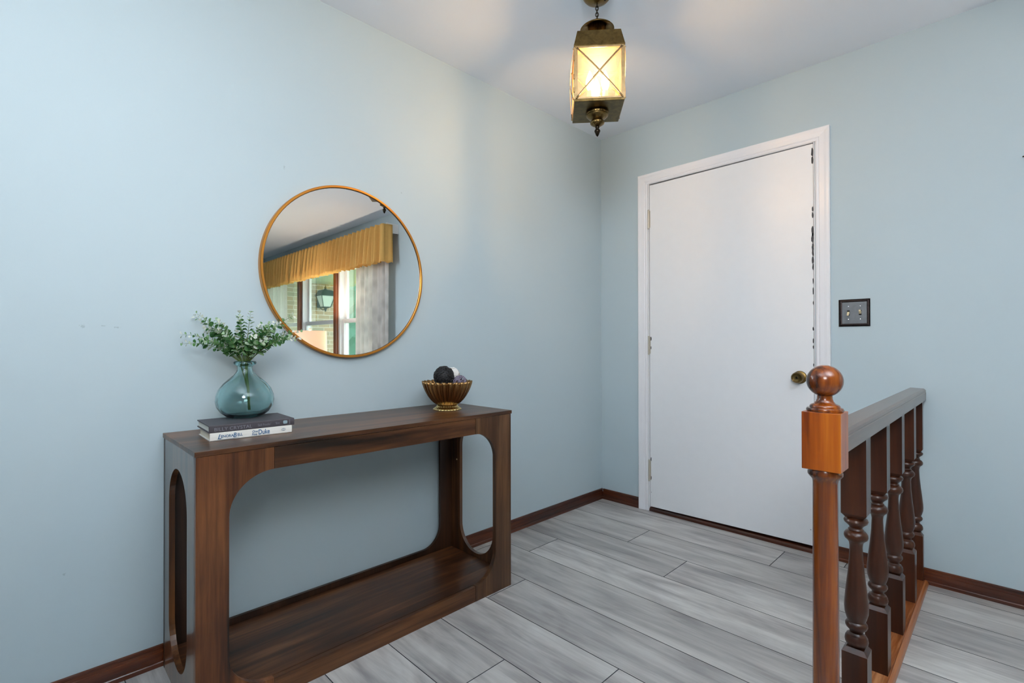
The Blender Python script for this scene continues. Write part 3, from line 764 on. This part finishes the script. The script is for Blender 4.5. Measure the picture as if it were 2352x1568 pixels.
# candle sleeves and bulbs
m_bulb = emis('lit_bulb', (1, .84, .64, 1), 26)
m_sleeve = plain('candle_sleeve', srgb(236, 222, 196), .6)
for (x, y) in ((-.030, -.018), (.030, -.014), (0, .034)):
    bm = bmesh.new(); lathe(bm, [(.0105, zb+.010), (.0105, 2.035)], 20, (x, y, 0)); sl = link('candle_sleeve', bm, m_sleeve, LN, auto=40)
    bm = bmesh.new(); lathe(bm, [(.006, 2.035), (.012, 2.047), (.0155, 2.062), (.014, 2.080), (.008, 2.098), (.002, 2.112), (0, 2.115)], 20, (x, y, 0)); link('bulb', bm, m_bulb, sl, smooth=True)
LNM = Matrix.Translation((.824, -1.203, 0)) @ Matrix.Rotation(math.radians(40.5), 4, 'Z')
light('lantern_bulbs_glow', 'POINT', LNM @ Vector((0, 0, 2.085)), 20.5, (1, .73, .44), shadow_soft_size=.03)

# ------------------------------------------------------------------ railing
RX = 1.6725
RG = thing('stair_railing', 'stained wood railing with ball-topped newel running to the back wall', 'railing', (RX, -1.529, 0))
def rb(bm, x0, x1, y0, y1, z0, z1, bev=0): box(bm, x0-RX, x1-RX, y0+1.529, y1+1.529, z0, z1, bev)
bm = bmesh.new(); rb(bm, 1.6345, 1.7100, -1.5640, -1.4935, .7665, .8945, .0009); nb = link('newel_block', bm, m_newel_block, RG)
bm = bmesh.new(); lathe(bm, [(.030, .8935), (.0355, .8950), (.0370, .8985), (.0350, .9025), (.0300, .9035), (.0300, .9065), (.0278, .9095), (.0215, .9125), (.0175, .9170), (.0152, .9230), (.0150, .930)], 64); link('newel_collar', bm, m_newel, RG, auto=50)
bm = bmesh.new(); sphere(bm, (0, 0, .9630), .0362, 64, 40, (1, 1, .985)); link('newel_ball', bm, m_newel, RG, smooth=True)
bm = bmesh.new(); lathe(bm, [(.026, .130), (.0262, .30), (.0252, .50), (.0245, .735), (.0255, .742), (.031, .748), (.0345, .753), (.0345, .758), (.031, .767)], 64); link('newel_shaft', bm, m_newel, RG, auto=40)
bm = bmesh.new(); rb(bm, 1.6365, 1.7085, -1.565, -1.493, 0, .135, .001); link('newel_foot', bm, m_newel_block, RG)
# handrail: rounded upper edges, side groove
hp = [(-.0300, .8000), (.0325, .8000), (.0325, .8320), (.0300, .8345), (.0318, .8375), (.0300, .8440), (.0240, .8490), (-.0215, .8510), (-.0275, .8465), (-.0300, .8400), (-.0285, .8350), (-.0300, .8330)]
bm = bmesh.new(); extrude_profile(bm, hp, (1.6735-RX, -1.4945+1.529, 0), (1.6735-RX, 1.529, 0), (1, 0, 0), (0, 0, 1)); link('handrail', bm, m_rail, RG, auto=25)
bprof = [(.0205, .5715), (.0215, .5705), (.0270, .5670), (.0290, .5620), (.0270, .5560), (.0190, .5490), (.0145, .5425), (.0165, .5400), (.0185, .5375), (.0170, .5350), (.0230, .5320), (.0275, .5255), (.0285, .5190), (.0265, .5125), (.0205, .5070), (.0165, .5010), (.0150, .4900),
         (.0165, .4550), (.0200, .4150), (.0245, .3750), (.0278, .3400), (.0285, .3250), (.0275, .3100), (.0235, .2950), (.0205, .2870), (.0225, .2850), (.0258, .2800), (.0262, .2745), (.0235, .2685), (.0165, .2615), (.0152, .2560), (.0185, .2520), (.0225, .2500), (.0262, .2430), (.0275, .2345), (.0262, .2275), (.0225, .2235), (.0200, .2200), (.0200, .2120)]
def baluster(y, wx=.0585, wy=.0585, half=False):
    X = 1.6660-RX; Y = y+1.529
    bm = bmesh.new(); hx, hy = wx/2, wy/2
    y0, y1 = (Y-hy, Y+hy) if not half else (Y-.030, Y)
    def sqring(z, f): return [bm.verts.new((X+sx*hx*f, (y0 if sy < 0 else y1) if f == 1 else Y+sy*hy*f, z)) for sx, sy in ((-1, -1), (1, -1), (1, 1), (-1, 1))]
    # turned middle with square ends
    c0 = (X, Y, 0)
    if not half: lathe(bm, bprof, 40, c0)
    else:
        rings = []
        for (r, z) in bprof:
            rings.append([bm.verts.new((X+r*math.cos(a), Y+r*math.sin(a), z)) for a in [PI+PI*i/20 for i in range(21)]])
        for A, B in zip(rings, rings[1:]):
            for i in range(20): bm.faces.new((A[i], A[i+1], B[i+1], B[i]))
    def block(za, zb_, top):
        # za..zb_ full square; chamfered shoulder toward the turning
        dz = .0115
        ch = .70
        if half: cy0, cy1 = Y-.030*ch, Y
        else: cy0, cy1 = Y-hy*ch, Y+hy*ch
        full = lambda z: [bm.verts.new(q) for q in ((X-hx, y0, z), (X+hx, y0, z), (X+hx, y1, z), (X-hx, y1, z))]
        sm = lambda z: [bm.verts.new(q) for q in ((X-hx*ch, cy0, z), (X+hx*ch, cy0, z), (X+hx*ch, cy1, z), (X-hx*ch, cy1, z))]
        seq = [sm(za-dz), full(za), full(zb_)] if top else [full(za), full(zb_), sm(zb_+dz)]
        for A, B in zip(seq, seq[1:]):
            for i in range(4): bm.faces.new((A[i], A[(i+1) % 4], B[(i+1) % 4], B[i]))
        bm.faces.new(seq[0][::-1]); bm.faces.new(seq[-1])
    block(.5835, .8000, True); block(.0160, .2075, False)
    return link('baluster', bm, m_bal, RG, auto=35)
for y in (-1.185, -.877, -.571, -.262): baluster(y)
baluster(-.0005, half=True)
bm = bmesh.new(); rb(bm, 1.6320, 1.6995, -1.4925, -.0155, 0, .0160, .0008); link('shoe_rail', bm, m_shoe, RG)
bm = bmesh.new(); extrude_profile(bm, [(0, 0), (.0125, 0), (.0122, .006), (.0095, .0125), (.005, .0165), (0, .0175)], (1.7000-RX, -1.4925+1.529, 0), (1.7000-RX, -.0155+1.529, 0), (1, 0, 0), (0, 0, 1)); link('quarter_round', bm, m_qr, RG, auto=25)

# ------------------------------------------------------------------ window 1 (seen in the mirror)
m_dkpost = wood('dark_window_post', srgb(58, 26, 8), srgb(112, 58, 22), srgb(150, 86, 38), 'Z', .35, fig=False)
m_vinyl = plain('white_window_vinyl', (.82, .84, .85, 1), .3)
bm = bmesh.new()
posts = [(2.865, 2.935), (4.028, 4.108), (5.170, 5.258), (6.285, 6.355)]
for a, b in posts: box(bm, a+.008, b-.008, -.006, .031, wz0-.05, wz1+.05)
box(bm, 2.865, 6.355, -.012, .0, wz1+.0, wz1+.065); box(bm, 2.865, 6.355, -.035, .02, wz0-.05, wz0)
wn = struct(link('window_1', bm, m_dkpost)); wn['label'] = 'three-light window with dark wood posts, seen in the mirror'
cells = [(2.935, 4.028), (4.108, 5.170), (5.258, 6.285)]
for a, b in cells:
    bm = bmesh.new(); f_ = .032
    box(bm, a-.005, a+f_, .03, .15, wz0, wz1); box(bm, b-f_, b+.005, .03, .15, wz0, wz1)
    box(bm, a+f_, b-f_, .03, .15, wz0, wz0+f_); box(bm, a+f_, b-f_, .03, .15, wz1-f_, wz1)
    fr = link('window_frame', bm, m_vinyl, wn)
    bm = bmesh.new(); g_ = .038
    for z0, z1, yy in ((wz0+f_, 1.365, .065), (1.315, wz1-f_, .105)):
        box(bm, a+f_, a+f_+g_, yy, yy+.03, z0, z1); box(bm, b-f_-g_, b-f_, yy, yy+.03, z0, z1)
        box(bm, a+f_+g_, b-f_-g_, yy, yy+.03, z0, z0+.05); box(bm, a+f_+g_, b-f_-g_, yy, yy+.03, z1-.05, z1)
    link('sash', bm, m_vinyl, fr)
    bm = bmesh.new(); box(bm, a+f_+g_, b-f_-g_, .118, .121, 1.36, wz1-f_-.05); box(bm, a+f_+g_, b-f_-g_, .078, .081, wz0+f_+.05, 1.315); link('pane', bm, m_pane, fr)
# curtains
def fabric(name, col, trans, pattern=False, alpha=1.0):
    t = NT(name)
    c = col
    if pattern:
        n = t.n('ShaderNodeTexVoronoi', {'Vector': t.coord((1, 1, 1)), 'Scale': 9.}).outputs['Distance']
        c = t.mix(t.ramp(n, [(.1, (0, 0, 0, 1)), (.75, (1, 1, 1, 1))]), tuple(x*.74 for x in col[:3])+(1,), col)
    else:
        n = t.noise(t.coord(), 30, 3); c = t.mix(n, tuple(x*.88 for x in col[:3])+(1,), col)
    if isinstance(c, bpy.types.NodeSocket): t.l(c, t.b.inputs['Base Color'])
    t.b.inputs['Roughness'].default_value = .85
    tl = t.n('ShaderNodeBsdfTranslucent'); t.l(c, tl.inputs[0])
    mx = t.n('ShaderNodeMixShader', {0: trans, 1: t.b.outputs[0], 2: tl.outputs[0]}).outputs[0]
    if alpha < 1: mx = t.n('ShaderNodeMixShader', {0: alpha, 1: t.n('ShaderNodeBsdfTransparent').outputs[0], 2: mx}).outputs[0]
    t.l(mx, t.out.inputs[0]); return t.m
m_val = fabric('gold_valance_cloth', srgb(244, 200, 118), .30)
m_sheer = fabric('patterned_sheer', (.92, .89, .86, 1), .5, True, .88)
m_sheer2 = fabric('plain_sheer', (.90, .89, .85, 1), .5, False, .66)
def cloth(name, path, zf0, zf1, mat, parent=None, nz=16, th=.0012, wave=None):
    """path(s) -> (x, y, nx, ny) for s in 0..1 ; wave(s, t) offset along the normal, t 0 top 1 bottom"""
    bm = bmesh.new(); N = path[1]; rows = []
    for i in range(N+1):
        s = i/N; x, y, nx, ny = path[0](s); col = []
        for j in range(nz+1):
            t = j/nz; w = wave(s, t); z = zf0(s)+(zf1(s)-zf0(s))*t
            col.append(bm.verts.new((x+nx*w, y+ny*w, z)))
        rows.append(col)
    for i in range(N):
        for j in range(nz): bm.faces.new((rows[i][j], rows[i+1][j], rows[i+1][j+1], rows[i][j+1]))
    o = link(name, bm, mat, parent, smooth=True)
    md = o.modifiers.new('thickness', 'SOLIDIFY'); md.thickness = th; return o
VL = thing('valance', 'pleated mustard gold valance above the window, seen in the mirror', 'valance', (4.4, 0, 0))
random.seed(21)
Ltot = .10+3.60
ph = [random.uniform(-.5, .5) for _ in range(200)]
def vpath(s):
    d = s*Ltot
    if d < .10: return (2.600-4.4, -.074-d, -1, 0)
    return (2.600+(d-.10)-4.4, -.174, 0, -1)
def vwave(s, t):
    d = s*Ltot; k = d/.098; i = int(k); a = k*2*PI+ph[i % 200]*.9*math.sin(PI*(k-i))
    amp = .022+.018*t
    edge = min(1, max(0, (d-.13)/.05)) if d > .10 else .25
    edge = max(edge, .2)
    sh = math.sin(a)+.35*math.sin(2*a+ph[(i*3) % 200]*4*t)
    return amp*edge*sh*(1 if t > .08 else .8)+.012*t+.012
cloth('pleated_cloth', (vpath, 1100), lambda s: 2.285, lambda s: 1.888+.006*math.sin(s*290), m_val, VL, 14, wave=vwave)
bm = bmesh.new(); box(bm, 2.62-4.4, 6.18-4.4, -.165, -.004, 2.262, 2.276); link('valance_board', bm, m_vinyl, VL)
bm = bmesh.new(); box(bm, 2.592-4.4, 2.598-4.4, -.14, -.0, 2.20, 2.30, .001); link('rod_bracket', bm, m_vinyl, VL)
def sheer(name, x0, x1, pleat, amp, mat, label, flare=.0):
    rnd = [random.uniform(-1, 1) for _ in range(100)]
    W_ = x1-x0
    def pth(s): return (x0+W_*s, -.085, 0, -1)
    def wv(s, t):
        k = s*W_/pleat; i = int(k)
        return amp*(math.sin(k*2*PI+rnd[i % 100]*.8*math.sin(PI*(k-i)))*(0.7+.3*t)+.3*math.sin(k*4.3+t*2))
    o = cloth(name, (pth, 260), lambda s: 2.20, lambda s: .04, mat, None, 20, wave=wv)
    return tag(o, label, 'curtain', 'sheer curtains at the window')
sheer('sheer_curtain', 2.640, 3.33, .092, .024, m_sheer, 'patterned pale curtain at the right side of the window, in mirror')
sheer('sheer_curtain', 2.86, 3.43, .11, .010, m_sheer2, 'plain white sheer edge beside the patterned curtain, in mirror').location.y = .045
sheer('sheer_curtain', 5.40, 6.20, .10, .028, m_sheer2, 'cream sheer curtain at the left edge of the mirror reflection')
bm = bmesh.new(); tube(bm, [(2.62, -.085, 2.205), (6.22, -.085, 2.205)], .006, 10); tube(bm, [(2.62, -.085, 2.205), (2.62, 0, 2.205)], .005, 8); tube(bm, [(6.22, -.085, 2.205), (6.22, 0, 2.205)], .005, 8)
tag(link('curtain_rod', bm, m_steel, smooth=True), 'thin white curtain rod behind the gold valance', 'curtain rod')

# table lamp and its table (the mirror shows the shade)
ST = thing('side_table', 'small dark side table under the table lamp by the window', 'side table', (3.70, -.47, 0))
bm = bmesh.new(); lathe(bm, [(.24, .585), (.245, .59), (.245, .605), (.24, .61)], 64); link('table_top', bm, m_con_y, ST, auto=40)
for a in range(3):
    bm = bmesh.new(); an = a*2*PI/3+.4
    tube(bm, [(.13*math.cos(an), .13*math.sin(an), .586), (.19*math.cos(an), .19*math.sin(an), .0)], .014, 12); link('leg', bm, m_bal, ST, auto=40)
LP = thing('table_lamp', 'lit table lamp with apricot drum shade, reflected low in the mirror', 'lamp', (3.70, -.47, .61))
m_cer = plain('white_ceramic', (.8, .8, .78, 1), .2)
bm = bmesh.new(); lathe(bm, [(.06, 0), (.075, .008), (.07, .02), (.04, .03), (.07, .08), (.085, .14), (.07, .20), (.03, .25), (.016, .27)], 40); link('lamp_base', bm, m_cer, LP, smooth=True)
bm = bmesh.new(); tube(bm, [(0, 0, .265), (0, 0, .36)], .006, 10); link('lamp_stem', bm, m_brass, LP)
t = NT('apricot_shade'); tl = t.n('ShaderNodeBsdfTranslucent', {0: (1, .74, .55, 1)}); t.set(Base_Color=(.95, .80, .68, 1), Roughness=.9)
mx = t.n('ShaderNodeMixShader', {0: .12, 1: t.b.outputs[0], 2: tl.outputs[0]}); t.l(mx.outputs[0], t.out.inputs[0]); m_shade = t.m
bm = bmesh.new(); lathe(bm, [(.185, .30), (.178, .59)], 64, cap=False); lathe(bm, [(.1835, .30), (.1765, .59)], 64, cap=False); link('lamp_shade', bm, m_shade, LP, smooth=True)
bm = bmesh.new()
for a in range(3): tube(bm, [(0, 0, .585), (.178*math.cos(a*2.094), .178*math.sin(a*2.094), .585)], .0015, 6)
tube(bm, [(0, 0, .36), (.05, 0, .42), (.05, 0, .52), (0, 0, .585)], .0018, 6); tube(bm, [(0, 0, .36), (-.05, 0, .42), (-.05, 0, .52), (0, 0, .585)], .0018, 6); link('harp', bm, m_brass, LP)
bm = bmesh.new(); lathe(bm, [(.004, .585), (.012, .593), (.016, .604), (.012, .616), (.003, .622)], 20); link('finial', bm, m_ivory, LP, smooth=True)
bm = bmesh.new(); sphere(bm, (0, 0, .44), .028, 20, 14); link('lamp_bulb', bm, emis('lamp_bulb', (1, .75, .45, 1), 8), LP, smooth=True)
light('table_lamp_glow', 'POINT', (3.70, -.47, 1.10), 42, (1, .83, .66), shadow_soft_size=.04)

# ------------------------------------------------------------------ outside the window
def brick_mat():
    t = NT('tan_brick')
    mp = t.n('ShaderNodeMapping', {'Vector': t.n('ShaderNodeTexCoord').outputs['Object'], 'Rotation': (PI/2, 0, PI/2), 'Scale': (1, 1, 1)}).outputs[0]
    sx = t.n('ShaderNodeSeparateXYZ', {0: t.n('ShaderNodeTexCoord').outputs['Object']})
    v = t.n('ShaderNodeCombineXYZ', {0: sx.outputs[1], 1: sx.outputs[2], 2: 0.0}).outputs[0]
    b = t.n('ShaderNodeTexBrick', {'Vector': v, 'Color1': srgb(196, 164, 120), 'Color2': srgb(172, 162, 132), 'Mortar': srgb(222, 216, 200), 'Scale': 1., 'Mortar Size': .006, 'Brick Width': .215, 'Row Height': .075, 'Bias': .1})
    t.bump(b.outputs['Fac'], -.4, .004)
    return t.set(Base_Color=b.outputs[0], Roughness=.85)
bm = bmesh.new(); box(bm, 6.80, 7.0, .17, 1.50, -.3, 2.9); struct(link('wall_porch', bm, brick_mat()))
bm = bmesh.new(); box(bm, 2.2, 6.79, .17, 1.62, 2.13, 2.20); struct(link('ceiling_porch', bm, plain('porch_ceiling_paint', srgb(206, 222, 206), .6)))
bm = bmesh.new(); box(bm, -2, 22, .161, 20, -.32, -.22); o = struct(link('floor_outside', bm, plain('lawn', srgb(96, 132, 70), .9)))
# hedge
m_hedge = plain('hedge_leaves', srgb(62, 112, 86), .8, bumpy=.8)
bm = bmesh.new(); box(bm, 10.5, 12.0, 2.2, 6.0, -.22, 2.9)
bmesh.ops.subdivide_edges(bm, edges=bm.edges, cuts=14, use_grid_fill=True)
random.seed(2)
for v in bm.verts: v.co += Vector([random.uniform(-.06, .06) for _ in range(3)]) if v.co.z > -.2 else Vector()
tag(link('hedge', bm, m_hedge), 'dark green hedge outside the window, glimpsed in the mirror', 'hedge')
# outdoor wall lantern
OL = thing('porch_lantern', 'green black porch lantern on brick wall outside, seen in the mirror', 'wall light', (6.57, 1.0, 1.62))
m_og = plain('green_black_iron', srgb(46, 74, 62), .5, .4)
def sqr(bm, h, z): return [bm.verts.new((sx*h, sy*h, z)) for sx, sy in ((-1, -1), (1, -1), (1, 1), (-1, 1))]
bm = bmesh.new(); A = [sqr(bm, .136, .275), sqr(bm, .140, .285), sqr(bm, .088, .375), sqr(bm, .02, .392)]
for a, b in zip(A, A[1:]):
    for i in range(4): bm.faces.new((a[i], a[(i+1) % 4], b[(i+1) % 4], b[i]))
bm.faces.new(A[0][::-1]); bm.faces.new(A[-1]); link('hood', bm, m_og, OL)
bm = bmesh.new(); lathe(bm, [(.022, .388), (.026, .40), (.014, .41), (.020, .425), (.008, .445), (.004, .47), (.002, .49)], 20); link('top_finial', bm, m_og, OL, smooth=True)
for sx in (-1, 1):
    for sy in (-1, 1):
        bm = bmesh.new(); tube(bm, [(sx*.118, sy*.118, .277), (sx*.066, sy*.066, .085)], .007, 6); link('cage_bar', bm, m_og, OL)

bm = bmesh.new(); A = [sqr(bm, .112, .275), sqr(bm, .062, .088)]
for i in range(4): bm.faces.new((A[0][i], A[0][(i+1) % 4], A[1][(i+1) % 4], A[1][i]))
o = link('frosted_glass', bm, plain('frosted_porch_glass', srgb(226, 236, 226), .5), OL); md = o.modifiers.new('t', 'SOLIDIFY'); md.thickness = .003
bm = bmesh.new(); A = [sqr(bm, .070, .088), sqr(bm, .070, .078), sqr(bm, .02, .06)]
for a, b in zip(A, A[1:]):
    for i in range(4): bm.faces.new((a[i], a[(i+1) % 4], b[(i+1) % 4], b[i]))
bm.faces.new(A[0][::-1]); bm.faces.new(A[-1]); link('base', bm, m_og, OL)
bm = bmesh.new(); lathe(bm, [(.018, .062), (.024, .045), (.012, .03), (.016, .018), (.003, 0)], 20); link('bottom_finial', bm, m_og, OL, smooth=True)
bm = bmesh.new(); box(bm, .205, .229, -.06, .06, .08, .22, .004); link('backplate', bm, m_og, OL)
bm = bmesh.new(); tube(bm, [(.215, 0, .15), (.19, 0, .07), (.10, 0, .035), (.01, 0, .05)], .009, 10); link('arm', bm, m_og, OL, smooth=True)
